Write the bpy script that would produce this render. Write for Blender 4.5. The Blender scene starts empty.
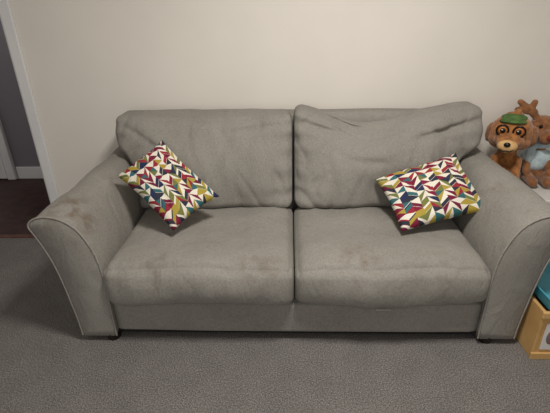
import bpy, bmesh, math
from mathutils import Vector, Matrix, noise, Euler

S = bpy.context.scene
try:
    S.view_settings.view_transform = 'Standard'
except Exception: pass

# ---------------------------------------------------------------- helpers
def lin(c):
    r=[]
    for v in c:
        v/=255.0
        r.append(v/12.92 if v<=0.04045 else ((v+0.055)/1.055)**2.4)
    return (r[0],r[1],r[2],1.0)

def new_mat(name, rough=0.8):
    m=bpy.data.materials.new(name); m.use_nodes=True
    nt=m.node_tree; b=nt.nodes['Principled BSDF']
    b.inputs['Roughness'].default_value=rough
    return m,nt,b

def noise_mat(name, c1, c2, scale=20, rough=0.85, bump=0.0, bscale=200, bdist=0.002, lo=0.35, hi=0.65, detail=4, sheen=0.0, spec=0.3):
    m,nt,b=new_mat(name,rough)
    tc=nt.nodes.new('ShaderNodeTexCoord')
    n=nt.nodes.new('ShaderNodeTexNoise'); n.inputs['Scale'].default_value=scale; n.inputs['Detail'].default_value=detail
    nt.links.new(tc.outputs['Object'],n.inputs['Vector'])
    r=nt.nodes.new('ShaderNodeValToRGB')
    r.color_ramp.elements[0].position=lo; r.color_ramp.elements[0].color=lin(c1)
    r.color_ramp.elements[1].position=hi; r.color_ramp.elements[1].color=lin(c2)
    nt.links.new(n.outputs['Fac'],r.inputs['Fac'])
    nt.links.new(r.outputs['Color'],b.inputs['Base Color'])
    b.inputs['Sheen Weight'].default_value=sheen
    b.inputs['Specular IOR Level'].default_value=spec
    if bump>0:
        n2=nt.nodes.new('ShaderNodeTexNoise'); n2.inputs['Scale'].default_value=bscale; n2.inputs['Detail'].default_value=3
        nt.links.new(tc.outputs['Object'],n2.inputs['Vector'])
        bp=nt.nodes.new('ShaderNodeBump'); bp.inputs['Strength'].default_value=bump; bp.inputs['Distance'].default_value=bdist
        nt.links.new(n2.outputs['Fac'],bp.inputs['Height'])
        nt.links.new(bp.outputs['Normal'],b.inputs['Normal'])
    return m

def link(o, parent=None):
    S.collection.objects.link(o)
    if parent: o.parent=parent
    return o

def empty(name, loc=(0,0,0)):
    e=bpy.data.objects.new(name,None); e.location=loc; e.empty_display_size=0.1
    S.collection.objects.link(e); return e

def mesh_obj(name, bm, mat, parent=None, smooth=True):
    me=bpy.data.meshes.new(name); bm.normal_update(); bm.to_mesh(me); bm.free()
    if smooth:
        for p in me.polygons: p.use_smooth=True
    if mat: me.materials.append(mat)
    o=bpy.data.objects.new(name,me)
    return link(o,parent)

def box(name, lo, hi, mat, parent=None, bevel=0.0):
    bm=bmesh.new(); bmesh.ops.create_cube(bm,size=1)
    for v in bm.verts:
        v.co=Vector(((lo[i]+hi[i])/2+v.co[i]*(hi[i]-lo[i]) for i in range(3)))
    o=mesh_obj(name,bm,mat,parent,smooth=False)
    if bevel>0:
        md=o.modifiers.new('bevel','BEVEL'); md.width=bevel; md.segments=3; md.limit_method='ANGLE'
    return o

def tube(name, pts, r, mat, parent=None, cyclic=False):
    cu=bpy.data.curves.new(name,'CURVE'); cu.dimensions='3D'; cu.bevel_depth=r; cu.bevel_resolution=3
    cu.use_fill_caps=True
    sp=cu.splines.new('POLY'); sp.points.add(len(pts)-1)
    for i,p in enumerate(pts): sp.points[i].co=(p[0],p[1],p[2],1)
    sp.use_cyclic_u=cyclic
    cu.materials.append(mat)
    o=bpy.data.objects.new(name,cu); return link(o,parent)

def sstep(a,b,x):
    t=max(0,min(1,(x-a)/(b-a))); return t*t*(3-2*t)

def ridge(x,y,z,w=0.16):
    n=abs(noise.noise(Vector((x,y,z))))
    return max(0.0,1-n/w)**1.5

def soft_box(name, half, r, mat, deform, parent=None, cuts=34):
    bm=bmesh.new(); bmesh.ops.create_cube(bm,size=2)
    bmesh.ops.subdivide_edges(bm,edges=bm.edges[:],cuts=cuts,use_grid_fill=True)
    h=Vector(half)
    for v in bm.verts:
        q=v.co.copy()
        q=Vector([math.sin(c*math.pi/2)*0.5+c*0.5 for c in q])
        p=Vector([q[i]*h[i] for i in range(3)])
        c=Vector([max(-(h[i]-r),min(h[i]-r,p[i])) for i in range(3)])
        d=p-c
        if d.length>1e-9: p=c+d.normalized()*r
        v.co=deform(p,q)
    return mesh_obj(name,bm,mat,parent)

# ---------------------------------------------------------------- materials
def fabric_mat():
    m,nt,b=new_mat('sofa_fabric',0.95)
    b.inputs['Sheen Weight'].default_value=0.05
    b.inputs['Specular IOR Level'].default_value=0.12
    N=nt.nodes; L=nt.links
    tc=N.new('ShaderNodeTexCoord')
    n=N.new('ShaderNodeTexNoise'); n.inputs['Scale'].default_value=3.0; n.inputs['Detail'].default_value=5; n.inputs['Roughness'].default_value=0.5
    L.new(tc.outputs['Object'],n.inputs['Vector'])
    r=N.new('ShaderNodeValToRGB')
    r.color_ramp.elements[0].position=0.3; r.color_ramp.elements[0].color=lin((131,127,120))
    r.color_ramp.elements[1].position=0.7; r.color_ramp.elements[1].color=lin((143,139,132))
    L.new(n.outputs['Fac'],r.inputs['Fac'])
    def thread(sc):
        mp=N.new('ShaderNodeMapping'); mp.inputs['Scale'].default_value=sc
        L.new(tc.outputs['Object'],mp.inputs['Vector'])
        nn=N.new('ShaderNodeTexNoise'); nn.inputs['Scale'].default_value=1.0; nn.inputs['Detail'].default_value=1
        L.new(mp.outputs['Vector'],nn.inputs['Vector']); return nn.outputs['Fac']
    ad=N.new('ShaderNodeMath'); ad.operation='ADD'
    L.new(thread((90,260,320)),ad.inputs[0]); L.new(thread((320,90,90)),ad.inputs[1])
    r2=N.new('ShaderNodeMapRange'); r2.inputs['From Min'].default_value=0.7; r2.inputs['From Max'].default_value=1.3; r2.inputs['To Min'].default_value=0.84; r2.inputs['To Max'].default_value=1.14
    L.new(ad.outputs[0],r2.inputs['Value'])
    mx=N.new('ShaderNodeMix'); mx.data_type='RGBA'; mx.blend_type='MULTIPLY'; mx.inputs['Factor'].default_value=1
    L.new(r.outputs['Color'],mx.inputs['A']); L.new(r2.outputs[0],mx.inputs['B'])
    prev=mx.outputs['Result']
    # localised worn, grubby patches (sofa coordinates): centre, radius, strength
    for c,rad,st in (((-0.97,0.10,0.64),0.18,0.75),((-0.92,0.42,0.66),0.13,0.4),((-0.15,0.02,0.41),0.14,0.45),((0.28,0.05,0.43),0.15,0.5),((-0.60,0.02,0.41),0.13,0.4),((0.65,0.02,0.40),0.12,0.35),((0.95,0.30,0.64),0.14,0.3)):
        vm=N.new('ShaderNodeVectorMath'); vm.operation='DISTANCE'; L.new(tc.outputs['Object'],vm.inputs[0]); vm.inputs[1].default_value=c
        mr=N.new('ShaderNodeMapRange'); mr.inputs['From Min'].default_value=rad; mr.inputs['From Max'].default_value=rad*0.15; mr.interpolation_type='SMOOTHSTEP'
        L.new(vm.outputs['Value'],mr.inputs['Value'])
        nn=N.new('ShaderNodeTexNoise'); nn.inputs['Scale'].default_value=16; nn.inputs['Detail'].default_value=5; L.new(tc.outputs['Object'],nn.inputs['Vector'])
        m2=N.new('ShaderNodeMapRange'); m2.inputs['From Min'].default_value=0.45; m2.inputs['From Max'].default_value=0.65; m2.inputs['To Max'].default_value=st
        L.new(nn.outputs['Fac'],m2.inputs['Value'])
        mu=N.new('ShaderNodeMath'); mu.operation='MULTIPLY'; L.new(mr.outputs[0],mu.inputs[0]); L.new(m2.outputs[0],mu.inputs[1])
        mm=N.new('ShaderNodeMix'); mm.data_type='RGBA'; mm.inputs['B'].default_value=lin((98,82,66))
        L.new(prev,mm.inputs['A']); L.new(mu.outputs[0],mm.inputs['Factor'])
        prev=mm.outputs['Result']
    L.new(prev,b.inputs['Base Color'])
    n4=N.new('ShaderNodeTexNoise'); n4.inputs['Scale'].default_value=15; n4.inputs['Detail'].default_value=2; n4.inputs['Distortion'].default_value=0.7
    mp=N.new('ShaderNodeMapping'); mp.inputs['Scale'].default_value=(1,1,0.45)
    L.new(tc.outputs['Object'],mp.inputs['Vector']); L.new(mp.outputs['Vector'],n4.inputs['Vector'])
    b1=N.new('ShaderNodeBump'); b1.inputs['Strength'].default_value=0.5; b1.inputs['Distance'].default_value=0.016
    L.new(n4.outputs['Fac'],b1.inputs['Height'])
    b2=N.new('ShaderNodeBump'); b2.inputs['Strength'].default_value=0.3; b2.inputs['Distance'].default_value=0.0015
    L.new(ad.outputs[0],b2.inputs['Height']); L.new(b1.outputs['Normal'],b2.inputs['Normal'])
    L.new(b2.outputs['Normal'],b.inputs['Normal'])
    return m

def carpet_mat():
    m,nt,b=new_mat('carpet',1.0)
    b.inputs['Specular IOR Level'].default_value=0.05
    tc=nt.nodes.new('ShaderNodeTexCoord')
    n=nt.nodes.new('ShaderNodeTexNoise'); n.inputs['Scale'].default_value=170; n.inputs['Detail'].default_value=4; n.inputs['Roughness'].default_value=0.85
    nt.links.new(tc.outputs['Object'],n.inputs['Vector'])
    r=nt.nodes.new('ShaderNodeValToRGB')
    e=r.color_ramp.elements
    e[0].position=0.34; e[0].color=lin((60,57,55)); e[1].position=0.67; e[1].color=lin((164,159,155))
    x=e.new(0.5); x.color=lin((110,106,103))
    nt.links.new(n.outputs['Fac'],r.inputs['Fac'])
    n2=nt.nodes.new('ShaderNodeTexNoise'); n2.inputs['Scale'].default_value=7; n2.inputs['Detail'].default_value=6
    nt.links.new(tc.outputs['Object'],n2.inputs['Vector'])
    r2=nt.nodes.new('ShaderNodeValToRGB')
    r2.color_ramp.elements[0].position=0.35; r2.color_ramp.elements[0].color=(0.92,0.92,0.92,1)
    r2.color_ramp.elements[1].position=0.65; r2.color_ramp.elements[1].color=(1.04,1.04,1.04,1)
    nt.links.new(n2.outputs['Fac'],r2.inputs['Fac'])
    mx=nt.nodes.new('ShaderNodeMix'); mx.data_type='RGBA'; mx.blend_type='MULTIPLY'; mx.inputs['Factor'].default_value=1
    nt.links.new(r.outputs['Color'],mx.inputs['A']); nt.links.new(r2.outputs['Color'],mx.inputs['B'])
    nt.links.new(mx.outputs['Result'],b.inputs['Base Color'])
    bp=nt.nodes.new('ShaderNodeBump'); bp.inputs['Strength'].default_value=0.45; bp.inputs['Distance'].default_value=0.005
    nt.links.new(n.outputs['Fac'],bp.inputs['Height']); nt.links.new(bp.outputs['Normal'],b.inputs['Normal'])
    return m

def pattern_mat():
    m,nt,b=new_mat('geometric_triangle_print',0.85)
    b.inputs['Specular IOR Level'].default_value=0.2
    N=nt.nodes; L=nt.links
    def math_(op,a,b_=None,clamp=False):
        n=N.new('ShaderNodeMath'); n.operation=op; n.use_clamp=clamp
        for i,x in enumerate((a,b_)):
            if x is None: continue
            if isinstance(x,(int,float)): n.inputs[i].default_value=x
            else: L.new(x,n.inputs[i])
        return n.outputs[0]
    def mixf(f,a,b_):
        return math_('ADD',math_('MULTIPLY',f,b_),math_('MULTIPLY',math_('SUBTRACT',1.0,f),a))
    tc=N.new('ShaderNodeUVMap'); tc.uv_map='UVMap'
    sp=N.new('ShaderNodeSeparateXYZ'); L.new(tc.outputs['UV'],sp.inputs[0])
    u=math_('MULTIPLY',sp.outputs[0],10.0); v=math_('MULTIPLY',sp.outputs[1],11.0)
    fu=math_('FLOOR',u); odd=math_('MODULO',fu,2.0)
    a=math_('FRACT',u)
    a2=mixf(odd,a,math_('SUBTRACT',1.0,a))
    v=math_('ADD',v,math_('MULTIPLY',a2,0.8))
    fv=math_('FLOOR',v); c=math_('FRACT',v)
    def wn(off):
        cb=N.new('ShaderNodeCombineXYZ'); L.new(fu,cb.inputs[0]); L.new(fv,cb.inputs[1]); cb.inputs[2].default_value=off
        w=N.new('ShaderNodeTexWhiteNoise'); w.noise_dimensions='3D'; L.new(cb.outputs[0],w.inputs['Vector']); return w.outputs['Value']
    t1=math_('GREATER_THAN',math_('SUBTRACT',c,a2),-0.08)
    t2_=math_('GREATER_THAN',math_('SUBTRACT',math_('ADD',c,a2),1.0),-0.08)
    bar=math_('LESS_THAN',c,0.66)
    sel=math_('GREATER_THAN',wn(11.0),0.5); sel2=math_('GREATER_THAN',wn(13.0),0.75)
    tri=mixf(sel2,mixf(sel,t1,t2_),bar)
    tri=math_('MULTIPLY',tri,math_('GREATER_THAN',c,0.05))
    cols=[(42,48,78),(54,100,104),(122,32,56),(164,144,60),(48,50,62),(144,42,54),(112,116,64),(110,30,56)]
    def ramp(f):
        r=N.new('ShaderNodeValToRGB'); r.color_ramp.interpolation='CONSTANT'
        e=r.color_ramp.elements
        e[0].position=0; e[0].color=lin(cols[0]); e[1].position=1/8; e[1].color=lin(cols[1])
        for i in range(2,8):
            x=e.new(i/8); x.color=lin(cols[i])
        L.new(f,r.inputs['Fac']); return r.outputs['Color']
    cA=ramp(wn(1.3)); cB=ramp(wn(7.7))
    white=lin((222,215,200))
    mB=N.new('ShaderNodeMix'); mB.data_type='RGBA'; mB.inputs['A'].default_value=white; L.new(cB,mB.inputs['B'])
    L.new(math_('MULTIPLY',math_('GREATER_THAN',wn(3.1),0.78),math_('LESS_THAN',c,0.9)),mB.inputs['Factor'])
    mx=N.new('ShaderNodeMix'); mx.data_type='RGBA'
    L.new(tri,mx.inputs['Factor']); L.new(mB.outputs['Result'],mx.inputs['A']); L.new(cA,mx.inputs['B'])
    L.new(mx.outputs['Result'],b.inputs['Base Color'])
    n2=N.new('ShaderNodeTexNoise'); n2.inputs['Scale'].default_value=18
    t2=N.new('ShaderNodeTexCoord'); L.new(t2.outputs['Object'],n2.inputs['Vector'])
    bp=N.new('ShaderNodeBump'); bp.inputs['Strength'].default_value=0.3; bp.inputs['Distance'].default_value=0.01
    L.new(n2.outputs['Fac'],bp.inputs['Height']); L.new(bp.outputs['Normal'],b.inputs['Normal'])
    return m

FAB=fabric_mat(); CAR=carpet_mat(); PAT=pattern_mat()
PIPE=noise_mat('piping',(134,129,122),(148,143,136),60,0.9)
WALL=noise_mat('wall_paint',(221,215,206),(226,220,211),2.0,0.9,0.08,120,0.001)
CEIL=noise_mat('ceiling_paint',(236,233,228),(240,237,232),2,0.9)
TRIM=noise_mat('trim_gloss_white',(220,219,219),(226,225,224),3,0.45)
HALL=noise_mat('hall_grey_paint',(124,120,127),(130,126,133),2,0.9)
DARKWOOD=noise_mat('hall_dark_laminate',(46,28,27),(70,44,40),12,0.5)
DARKFOOT=noise_mat('dark_wood_foot',(26,20,18),(36,28,24),20,0.5)
DARK=noise_mat('under_lining',(28,27,27),(34,33,33),20,0.95)

# ---------------------------------------------------------------- room
WY=1.04
box('floor',(-3.4,-3.2,-0.06),(2.7,WY,0.0),CAR)
box('floor_hall',(-4.2,WY,-0.06),(2.7,2.26,-0.004),DARKWOOD)
box('wall_back',(-1.66,WY,0),(2.6,WY+0.12,2.45),WALL)
box('wall_back_left',(-3.3,WY,0),(-2.55,WY+0.12,2.45),WALL)
box('wall_back_header',(-2.55,WY,2.05),(-1.66,WY+0.12,2.45),WALL)
box('wall_right',(2.6,-3.2,0),(2.7,WY+0.12,2.45),WALL)
box('wall_left',(-3.4,-3.2,0),(-3.3,WY,2.45),WALL)
box('ceiling',(-3.4,-3.2,2.45),(2.7,WY+0.12,2.55),CEIL)
box('ceiling_hall',(-4.2,WY+0.12,2.45),(2.7,2.36,2.55),CEIL)
box('wall_hall',(-4.2,2.26,0),(2.7,2.36,2.45),HALL)
box('baseboard_hall',(-2.72,2.24,0),(2.7,2.26,0.12),TRIM,bevel=0.004)
box('baseboard_back',(-1.58,WY-0.016,0),(2.6,WY,0.11),TRIM,bevel=0.004)
box('trim_1',(-1.665,WY-0.018,0),(-1.60,WY,2.11),TRIM,bevel=0.005)
box('trim_2',(-1.68,WY-0.001,0),(-1.66,WY+0.13,2.05),TRIM,bevel=0.002)
box('trim_3',(-2.62,WY-0.018,2.05),(-1.60,WY,2.12),TRIM,bevel=0.005)
box('trim_4',(-2.55,WY-0.015,-0.002),(-1.68,WY+0.03,0.006),noise_mat('threshold_strip',(84,52,46),(100,64,56),20,0.4),bevel=0.002)
hd=empty('door_1',(-3.14,2.24,0))
box('door_leaf',(-0.38,-0.02,0.01),(0.32,0.015,1.98),TRIM,hd,0.004)
box('door_frame_side',(0.33,-0.03,0),(0.41,0.015,2.06),TRIM,hd,0.006)
box('door_frame_side_b',(-0.47,-0.03,0),(-0.39,0.015,2.06),TRIM,hd,0.006)
box('door_frame_top',(-0.47,-0.03,1.99),(0.41,0.015,2.07),TRIM,hd,0.006)
for i,(z0,z1) in enumerate(((0.2,0.85),(1.0,1.85))):
    box('door_panel_%d'%i,(-0.28,-0.03,z0),(0.22,-0.015,z1),TRIM,hd,0.008)
tube('door_handle',[(0.25,-0.02,1.0),(0.25,-0.06,1.0),(0.15,-0.06,1.0)],0.009,noise_mat('brushed_metal',(150,150,150),(170,170,170),30,0.3),hd)

# ---------------------------------------------------------------- sofa
sofa=empty('sofa')
prof=[(.85,.035),(.85,.18),(.85,.30),(.854,.40),(.866,.48),(.89,.55),(.925,.61),(.975,.648),(1.03,.664),(1.08,.660),(1.113,.642),(1.124,.618),
      (1.110,.585),(1.084,.52),(1.060,.44),(1.042,.34),(1.028,.22),(1.018,.12),(1.014,.035)]
def catmull(P,n):
    out=[]
    for i in range(len(P)-1):
        p0=P[max(i-1,0)];p1=P[i];p2=P[i+1];p3=P[min(i+2,len(P)-1)]
        for k in range(n):
            t=k/n
            out.append(tuple(0.5*((2*p1[j])+(-p0[j]+p2[j])*t+(2*p0[j]-5*p1[j]+4*p2[j]-p3[j])*t*t+(-p0[j]+3*p1[j]-3*p2[j]+p3[j])*t**3) for j in range(2)))
    out.append(P[-1]); return out
fp=catmull(prof,3)
ARM_L=0.93
def arm_pt(a,z,y,sx):
    t=y/ARM_L
    zz=z
    if z>.3: zz=z+0.05*t*sstep(.3,.65,z)
    aa=a-0.03*t*sstep(.4,.6,z)*sstep(.9,1.0,a)
    w=noise.noise(Vector((a*3+sx*7,y*3.2,z*3)))*0.014
    w-=ridge(a*2.5+sx*3,y*4.5,z*2.5,0.2)*0.003
    w*=sstep(0,0.1,y)
    return Vector((sx*(aa+w*0.6),y,zz+w*sstep(.2,.5,z)))
def make_arm(name,sx):
    bm=bmesh.new()
    NY=60
    ys=[0.0,0.006,0.014]+[0.03+i*(ARM_L-0.03)/NY for i in range(NY+1)]
    rings=[]
    for y in ys:
        ring=[]
        sh={0.0:0.010,0.006:0.003,0.014:0.0}.get(y,0)
        n=len(fp)
        for i,(a,z) in enumerate(fp):
            ia=max(0,i-1); ib=min(n-1,i+1)
            tx=fp[ib][0]-fp[ia][0]; tz=fp[ib][1]-fp[ia][1]; l=math.hypot(tx,tz)
            nx,nz=tz/l,-tx/l
            ring.append(bm.verts.new(arm_pt(a+nx*sh,z+nz*sh,y,sx)))
        rings.append(ring)
    for r0,r1 in zip(rings,rings[1:]):
        m=len(r0)
        for i in range(m):
            bm.faces.new((r0[i],r0[(i+1)%m],r1[(i+1)%m],r1[i]))
    for ring in (rings[0],rings[-1]):
        m=len(ring); i,j=0,m-1
        while j-i>2:
            bm.faces.new((ring[i],ring[j],ring[j-1],ring[i+1])); i+=1; j-=1
        if j-i==2: bm.faces.new((ring[i],ring[j],ring[i+1]))
    bmesh.ops.recalc_face_normals(bm,faces=bm.faces[:])
    o=mesh_obj(name,bm,FAB,sofa)
    pts=[(sx*a,0.004,z) for a,z in fp]
    tube(name+'_piping',pts,0.0042,PIPE,sofa)
    return o
make_arm('arm_left',-1); make_arm('arm_right',1)

def d_rail(p,q):
    p=p.copy(); p.y+= -0.004*math.cos(q.x*2.0)+noise.noise(p*2.5)*0.004
    return p+Vector((0,0.46,0.13))
soft_box('base_rail',(0.852,0.44,0.085),0.02,FAB,d_rail,sofa,24)
box('underside_lining',(-0.98,0.03,0.035),(0.98,0.9,0.05),DARK,sofa)
def d_back(p,q):
    p=p.copy()
    p.x*=1+0.05*sstep(-0.2,0.6,q.z)
    p.z+=-0.008*(q.x**2)+noise.noise(Vector((p.x*3,1,1)))*0.008*(q.z>0)
    p.y+=0.06*sstep(-0.5,1,q.z)
    return p+Vector((0,0.86,0.490))
soft_box('back_frame',(0.95,0.075,0.42),0.045,FAB,d_back,sofa,30)

def seat(name,x0,x1,seed):
    hx=(x1-x0)/2; cx=(x0+x1)/2
    def d(p,q):
        p=p.copy()
        ex=(1-abs(q.x)**3); ey=(1-abs(q.y)**3)
        up=sstep(-0.2,1,q.z)
        p.z+=up*(0.040*ex*ey-0.034*math.exp(-((q.x*1.3)**2+((q.y-0.1)*1.5)**2)))
        fr=sstep(-0.2,-1,q.y)
        p.z-=0.020*fr*(abs(q.x)**4)*up
        p.y-=fr*0.034*(1-abs(q.z)**2)*(1-0.5*abs(q.x)**3)
        p.z+=noise.noise(Vector((p.x*4+seed,p.y*4,p.z*2)))*0.016*up+noise.noise(Vector((p.x*11+seed,p.y*9,p.z*2)))*0.006*up
        p.y+=noise.noise(Vector((p.x*4+seed,p.z*5,3.3)))*0.012*fr+noise.noise(Vector((p.x*14+seed,p.z*7,6.3)))*0.006*fr
        dn=sstep(0.1,-1,q.z)
        p.z+=(0.009*math.sin(p.x*7+seed)-0.004+0.006*noise.noise(Vector((p.x*12,seed,2))))*fr*dn
        return p+Vector((cx,0.320,0.325))
    return soft_box(name,(hx,0.335,0.108),0.05,FAB,d,sofa,60)
seat('seat_cushion_left',-0.853,-0.002,1.0)
seat('seat_cushion_right',0.002,0.853,5.0)

def backc(name,sx,seed):
    def d(p,q):
        p=p.copy()
        t=(q.z+1)/2
        s=(q.x*sx+1)/2
        W=0.865+(0.16 if sx>0 else 0.135)*sstep(0.30,0.75,t)
        xo=0.006+ (s)*(W-0.006)
        xo+=((p.x-q.x*0.46)*sx)
        ex=(1-abs(q.x)**2.6); ez=(1-abs(q.z)**2.2)
        yy=p.y
        if q.y<0: yy-=0.060*ex*ez
        else: yy+=0.01*ex*ez
        zz=p.z
        front=sstep(0.9,-0.9,q.y)
        top=sstep(0.0,0.95,q.z)
        sc=max(0,min(1,s))
        if sx>0:
            g=math.exp(-((s-0.40)/0.24)**2)
            zz-=0.130*g*top*(0.55+0.45*front)
            zz+=0.028*math.exp(-((s-0.02)/0.14)**2)*top+0.024*sstep(0.62,0.95,s)*top
            yy-=0.045*g*sstep(0.1,0.8,q.z)
            folds=((0.06,0.19,0.45,0.070,0.034),(0.95,0.20,0.52,0.080,0.032),(0.20,-0.05,0.05,-0.17,0.016),(0.30,0.02,0.62,0.0,0.012))
        else:
            zz-=0.030*top*math.sin(sc*math.pi)*front
            folds=((0.10,0.19,0.45,0.13,0.014),(0.92,0.18,0.70,0.06,0.014),(0.12,-0.02,0.04,-0.16,0.014))
        if q.y<0.3:
            for (s0,z0,s1,z1,am) in folds:
                dx,dz=(s1-s0),(z1-z0); L2=dx*dx+dz*dz
                k=max(0,min(1,((s-s0)*dx+(zz-z0)*dz)/L2))
                dist=math.hypot((s-s0-k*dx)*0.6,zz-z0-k*dz)
                yy+=am*math.exp(-(dist/0.017)**2)*math.sin(math.pi*min(1,k+0.15))
        yy+=noise.noise(Vector((xo*4+seed,zz*4,1.7)))*0.028+noise.noise(Vector((xo*10+seed,zz*7,4.7)))*0.014
        if q.y<0.2:
            yy+=ridge(xo*3.0+seed,zz*3.0+xo*1.5,2.7,0.14)*0.014
            yy+=ridge(xo*6+seed*2,zz*3.0-xo*2,5.1,0.14)*0.008
            yy+=0.006*math.sin(zz*70+3*noise.noise(Vector((zz*6,seed,0))))*(math.exp(-sc/0.10)+math.exp(-(1-sc)/0.08))
        zz+=noise.noise(Vector((xo*5+seed,9.1,2.2)))*0.012*sstep(0,1,q.z)
        lean=0.20*(t)
        return Vector((sx*xo, 0.655+yy+lean-0.02, 0.685+zz))
    return soft_box(name,(0.46,0.095,0.245),0.045,FAB,d,sofa,76)
backc('back_cushion_left',-1,2.0)
backc('back_cushion_right',1,8.0)

def foot(name,x,y):
    bm=bmesh.new()
    bmesh.ops.create_cone(bm,cap_ends=True,segments=24,radius1=0.030,radius2=0.036,depth=0.04)
    for v in bm.verts: v.co+=Vector((x,y,0.02))
    mesh_obj(name,bm,DARKFOOT,sofa,False)
for i,(x,y) in enumerate(((-.88,.035),(.90,.035),(-.93,.85),(.93,.85))): foot('foot_%d'%(i+1),x,y)
box('seat_label',(0.365,-0.012,0.204),(0.430,-0.004,0.209),noise_mat('label_white',(165,162,157),(180,176,171),50,0.6),sofa,0.001)

# ---------------------------------------------------------------- throw pillows
def pillow(name, centre, R, U, roll, w=0.40, hgt=0.40, thick=0.075, seed=0.0):
    R=Vector(R).normalized(); U=Vector(U).normalized(); Nn=R.cross(U).normalized()
    bm=bmesh.new(); uvl=bm.loops.layers.uv.new('UVMap')
    n=44; ca,sa=math.cos(roll),math.sin(roll)
    def pt(i,j,side):
        u=-1+2*i/n; v=-1+2*j/n
        e=max(0,(1-u*u))*max(0,(1-v*v))
        z=thick*(e**0.42)
        if side==0: z=-z*0.8
        x=u*w/2*(1-0.07*(1-v*v)+0.02*noise.noise(Vector((v*3+seed,1,0)))); y=v*hgt/2*(1-0.07*(1-u*u)+0.02*noise.noise(Vector((u*3+seed,5,0))))
        z+=noise.noise(Vector((u*1.6+seed,v*1.6,side)))*0.018*(e**0.5)
        z-=ridge(u*1.5+seed,v*1.5,3,0.15)*0.008*(e**.5)*(1 if side else -1)
        z+=0.018*(u*u*v*v)*(1 if (u*v)>0 else -1)
        X=x*ca-y*sa; Y=x*sa+y*ca
        return R*X+U*Y+Nn*z
    G={}
    for side in (0,1):
        for i in range(n+1):
            for j in range(n+1):
                if side==1 and (i in(0,n) or j in(0,n)): G[(i,j,1)]=G[(i,j,0)]; continue
                G[(i,j,side)]=bm.verts.new(pt(i,j,side))
    for side in (0,1):
        for i in range(n):
            for j in range(n):
                ids=[(i,j),(i+1,j),(i+1,j+1),(i,j+1)]
                if side==0: ids=ids[::-1]
                f=bm.faces.new([G[(a,b,side)] for a,b in ids])
                for l,(a,b) in zip(f.loops,ids): l[uvl].uv=(a/n*0.998+0.001,b/n*0.998+0.001)
    o=mesh_obj(name,bm,PAT)
    o.location=centre
    return o
pillow('throw_pillow',(-0.63,0.395,0.655),(.485,0.0,-.08),(-.13,.40,.37),math.radians(43),0.355,0.375,0.065,1.0)
pillow('throw_pillow.001',(0.68,0.42,0.595),(.435,.07,.10),(-.07,.25,.145),math.radians(0),0.44,0.355,0.068,4.0)

# ---------------------------------------------------------------- plush toys
def ellipsoids(name, items, mat, parent, voxel=0.006):
    bm=bmesh.new()
    for c,r in items:
        g=bmesh.ops.create_uvsphere(bm,u_segments=28,v_segments=18,radius=1.0)
        for v in g['verts']: v.co=Vector((v.co.x*r[0]+c[0],v.co.y*r[1]+c[1],v.co.z*r[2]+c[2]))
    o=mesh_obj(name,bm,mat,parent)
    if voxel:
        md=o.modifiers.new('fuse','REMESH'); md.mode='VOXEL'; md.voxel_size=voxel; md.use_smooth_shade=True
        sm=o.modifiers.new('soften','SMOOTH'); sm.iterations=6; sm.factor=0.6
    return o
def chain(items0,items1,n):
    out=[]
    (c0,r0),(c1,r1)=items0,items1
    for i in range(n):
        t=i/(n-1); r=r0+(r1-r0)*t
        out.append((tuple(c0[k]+(c1[k]-c0[k])*t for k in range(3)),(r,r,r)))
    return out
ORANGE=noise_mat('plush_orange_brown',(128,80,42),(174,116,64),45,1.0,0.8,220,0.004,sheen=0.3)
BROWN=noise_mat('plush_brown',(118,76,46),(152,104,66),45,1.0,0.8,220,0.004,sheen=0.3)
CREAM=noise_mat('plush_cream',(196,156,104),(210,172,120),45,1.0,0.6,220,0.003)
GREEN=noise_mat('plush_green',(66,92,50),(90,118,64),40,1.0,0.6,220,0.003)
AMBER=noise_mat('plush_amber_eye',(170,96,40),(196,124,56),40,0.5)
BLACK=noise_mat('plastic_black',(14,13,13),(22,20,20),40,0.25)
WHITE=noise_mat('plush_white',(205,205,200),(225,225,220),40,0.8)
PBLUE=noise_mat('plush_pale_blue',(160,176,182),(190,204,206),40,1.0,0.6,220,0.003)
RED=noise_mat('plush_red',(120,44,36),(140,54,46),40,1.0)

CH=0.49  # chest top height
dog=empty('plush_dog',(1.225,0.81,CH)); dog.rotation_euler=(0,0,math.radians(-30)); dog.scale=(1.12,1.12,1.12)
ellipsoids('body',[((0,0,.085),(.065,.06,.084)),((0,0,.17),(.045,.045,.05))]
    +chain(((-.045,-.02,.14),.022),((-.045,-.08,.06),.020),7)+chain(((.055,-.02,.14),.022),((.060,-.08,.06),.022),7)
    +chain(((-.025,-.04,.033),.030),((-.020,-.10,.033),.027),7)+chain(((.035,-.04,.033),.030),((.05,-.11,.033),.027),7),ORANGE,dog)
ellipsoids('head',[((0,0,.275),(.100,.088,.086)),((0,-.065,.248),(.068,.062,.048)),((-.042,-.02,.24),(.056,.055,.048)),((.042,-.02,.24),(.056,.055,.048)),((0,-.10,.240),(.05,.05,.036))],ORANGE,dog)
ellipsoids('muzzle',[((0,-.138,.236),(.046,.030,.030)),((0,-.12,.218),(.036,.030,.02))],CREAM,dog,0.004)
ellipsoids('nose',[((0,-.168,.250),(.015,.010,.011))],BLACK,dog,None)
ellipsoids('ear_left',[((-.098,.0,.26),(.018,.034,.048)),((-.088,0,.29),(.020,.03,.025))],BROWN,dog)
ellipsoids('ear_right',[((.100,.0,.26),(.020,.034,.048)),((.090,0,.29),(.022,.03,.025))],BROWN,dog)
ellipsoids('cap_brim',[((0,-.050,.338),(.062,.036,.011)),((0,-.01,.350),(.058,.05,.016))],GREEN,dog,.004)
ellipsoids('hair_tuft',[((0,.025,.352),(.045,.04,.020)),((.01,.01,.370),(.018,.018,.018))],ORANGE,dog)
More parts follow.
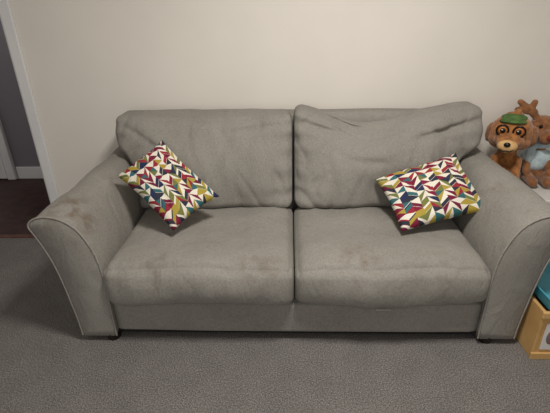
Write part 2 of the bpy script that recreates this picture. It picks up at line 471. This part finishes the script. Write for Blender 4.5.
for sx,nm in ((-1,'left'),(1,'right')):
    ellipsoids('eye_'+nm,[((sx*.036,-.080,.298),(.023,.016,.023))],AMBER,dog,None)
    ellipsoids('pupil_'+nm,[((sx*.034,-.095,.298),(.012,.006,.013))],BLACK,dog,None)
    ellipsoids('eye_glint_'+nm,[((sx*.034-.004,-.101,.303),(.003,.002,.003))],WHITE,dog,None)
    pts=[(sx*.036+.026*math.cos(a),-.091,.298+.026*math.sin(a)) for a in [k*math.pi/12 for k in range(24)]]
    tube('glasses_rim_'+nm,pts,.0042,BLACK,dog,True)
tube('mouth',[(-.03,-.158,.224),(-.015,-.166,.216),(0,-.168,.220),(.015,-.166,.216),(.03,-.158,.224)],.0025,BLACK,dog)

deer=empty('plush_reindeer',(1.425,0.87,CH)); deer.rotation_euler=(0,0,math.radians(-10)); deer.scale=(1.1,1.1,1.1)
ellipsoids('body',[((0,0,.09),(.066,.06,.088)),((0,0,.18),(.04,.04,.05))]
    +chain(((-.05,-.02,.15),.020),((-.055,-.08,.07),.020),7)+chain(((.05,-.02,.15),.020),((.055,-.08,.07),.020),7)
    +chain(((-.035,-.04,.033),.028),((-.035,-.14,.033),.026),7)+chain(((.035,-.04,.033),.028),((.035,-.14,.033),.026),7),BROWN,deer)
ellipsoids('head',[((0,0,.28),(.066,.065,.07)),((0,-.07,.255),(.045,.06,.038))],BROWN,deer)
ellipsoids('scarf',[((0,-.005,.205),(.060,.062,.025)),((-.045,-.055,.15),(.024,.014,.06))],PBLUE,deer)
ellipsoids('sweater',[((0,0,.115),(.075,.072,.072)),((-.05,-.03,.14),(.03,.03,.035)),((.05,-.03,.14),(.03,.03,.035))],PBLUE,deer)
ellipsoids('nose',[((0,-.13,.265),(.018,.014,.014))],RED,deer,None)
for sx,nm in ((-1,'left'),(1,'right')):
    ellipsoids('ear_'+nm,[((sx*.075,.0,.30),(.032,.012,.018))],BROWN,deer,0.004)
    ellipsoids('eye_'+nm,[((sx*.03,-.060,.305),(.009,.007,.010))],BLACK,deer,None)
    ellipsoids('antler_'+nm,chain(((sx*.03,.0,.33),.018),((sx*.075,.0,.375),.018),8)
        +chain(((sx*.075,.0,.375),.018),((sx*.062,.0,.415),.015),6)
        +chain(((sx*.055,.0,.365),.018),((sx*.135,.0,.375),.016),6)
        +chain(((sx*.08,.0,.38),.017),((sx*.130,.0,.415),.015),6),BROWN,deer,0.004)

# ---------------------------------------------------------------- toy chest (under the plush toys)
PINE=noise_mat('pine_wood',(184,144,90),(202,164,108),9,0.6)
TURQ=noise_mat('turquoise_plastic',(66,150,170),(78,162,182),6,0.4)
WHITEP=noise_mat('white_board',(206,204,200),(214,212,208),6,0.5)
chest=empty('toy_chest')
box('chest_body',(1.16,0.56,0.03),(1.70,1.01,CH-0.04),WHITEP,chest,0.006)
box('chest_lid',(1.15,0.55,CH-0.035),(1.71,1.015,CH),WHITEP,chest,0.008)
for i,(x,y) in enumerate(((1.19,.59),(1.67,.59),(1.19,.98),(1.67,.98))):
    box('chest_foot_%d'%i,(x-.02,y-.02,0),(x+.02,y+.02,0.03),PINE,chest)
tube('chest_handle',[(1.38,0.555,0.30),(1.38,0.53,0.30),(1.48,0.53,0.30),(1.48,0.555,0.30)],0.006,TURQ,chest)

tb=empty('toy_storage_box',(1.05,-0.08,0.0))
W,D,H=0.42,0.40,0.255
box('side_left',(0,0,0.0),(0.016,D,H),PINE,tb,0.003)
box('side_right',(W-0.016,0,0.0),(W,D,H),PINE,tb,0.003)
box('panel_front',(0.016,0.004,0.03),(W-0.016,0.018,H-0.006),PINE,tb,0.002)
box('panel_back',(0.016,D-0.018,0.03),(W-0.016,D-0.004,H-0.006),PINE,tb,0.002)
box('panel_bottom',(0.016,0.018,0.03),(W-0.016,D-0.018,0.042),PINE,tb)
box('front_rail_top',(-0.004,-0.008,H-0.03),(W+0.004,0.004,H),PINE,tb,0.003)
box('front_rail_bottom',(-0.004,-0.008,0.0),(W+0.004,0.004,0.035),PINE,tb,0.003)
box('picture_card',(0.03,0.0,0.05),(0.28,0.0035,0.19),WHITEP,tb,0.001)
ellipsoids('picture_motif',[((0.065,0.0,0.12),(0.022,0.004,0.04)),((0.15,0.0,0.13),(0.03,0.004,0.025))],noise_mat('print_grey',(90,110,120),(150,90,80),40,0.7),tb,None)
def bin_(name,lo,hi,mat,parent,t=0.008,fl=0.015):
    bm=bmesh.new()
    def ring(x0,y0,x1,y1,z): return [bm.verts.new((x0,y0,z)),bm.verts.new((x1,y0,z)),bm.verts.new((x1,y1,z)),bm.verts.new((x0,y1,z))]
    a=ring(lo[0]+fl,lo[1]+fl,hi[0]-fl,hi[1]-fl,lo[2]); b=ring(lo[0],lo[1],hi[0],hi[1],hi[2])
    c=ring(lo[0]+t,lo[1]+t,hi[0]-t,hi[1]-t,hi[2]); d=ring(lo[0]+fl+t,lo[1]+fl+t,hi[0]-fl-t,hi[1]-fl-t,lo[2]+t)
    for r0,r1 in ((a,b),(b,c),(c,d)):
        for i in range(4): bm.faces.new((r0[i],r0[(i+1)%4],r1[(i+1)%4],r1[i]))
    bm.faces.new(a[::-1]); bm.faces.new(d)
    bmesh.ops.recalc_face_normals(bm,faces=bm.faces[:])
    o=mesh_obj(name,bm,mat,parent,False)
    md=o.modifiers.new('bevel','BEVEL'); md.width=0.003; md.segments=2
    return o
bin_('turquoise_bin',(0.012,0.0,H),(W-.012,D,H+0.06),TURQ,tb)

# ---------------------------------------------------------------- light
def area(name,loc,rot,size,power,col,sy=None):
    l=bpy.data.lights.new(name,'AREA'); l.energy=power; l.color=col; l.size=size
    if sy: l.shape='RECTANGLE'; l.size_y=sy
    o=bpy.data.objects.new(name,l); o.location=loc; o.rotation_euler=rot; S.collection.objects.link(o); return o
area('ceiling_light',(0.25,-0.5,2.4),(0,0,0),0.35,43,(1.0,0.955,0.90))
area('front_fill_light',(-0.2,-3.1,1.6),(math.radians(82),0,0),2.4,18,(1.0,0.98,0.95),1.5)  # added soft fill from behind the camera; there is no window here
area('hall_light',(-2.6,1.7,2.4),(0,0,0),0.4,5,(1,0.95,0.9))
w=bpy.data.worlds.new('world'); S.world=w; w.use_nodes=True
w.node_tree.nodes['Background'].inputs[0].default_value=(1.0,0.98,0.95,1)
w.node_tree.nodes['Background'].inputs[1].default_value=0.35

# ---------------------------------------------------------------- camera
cam=bpy.data.cameras.new('camera'); co=bpy.data.objects.new('camera',cam); S.collection.objects.link(co)
cam.sensor_width=36; cam.lens=36*410/550; cam.clip_start=0.02
M=Euler((math.radians(90-24.6),0,math.radians(2.4))).to_matrix().to_4x4()@Matrix.Rotation(math.radians(-1.2),4,'Z')
co.matrix_world=Matrix.Translation((-0.015,-1.5,1.40))@M
S.camera=co
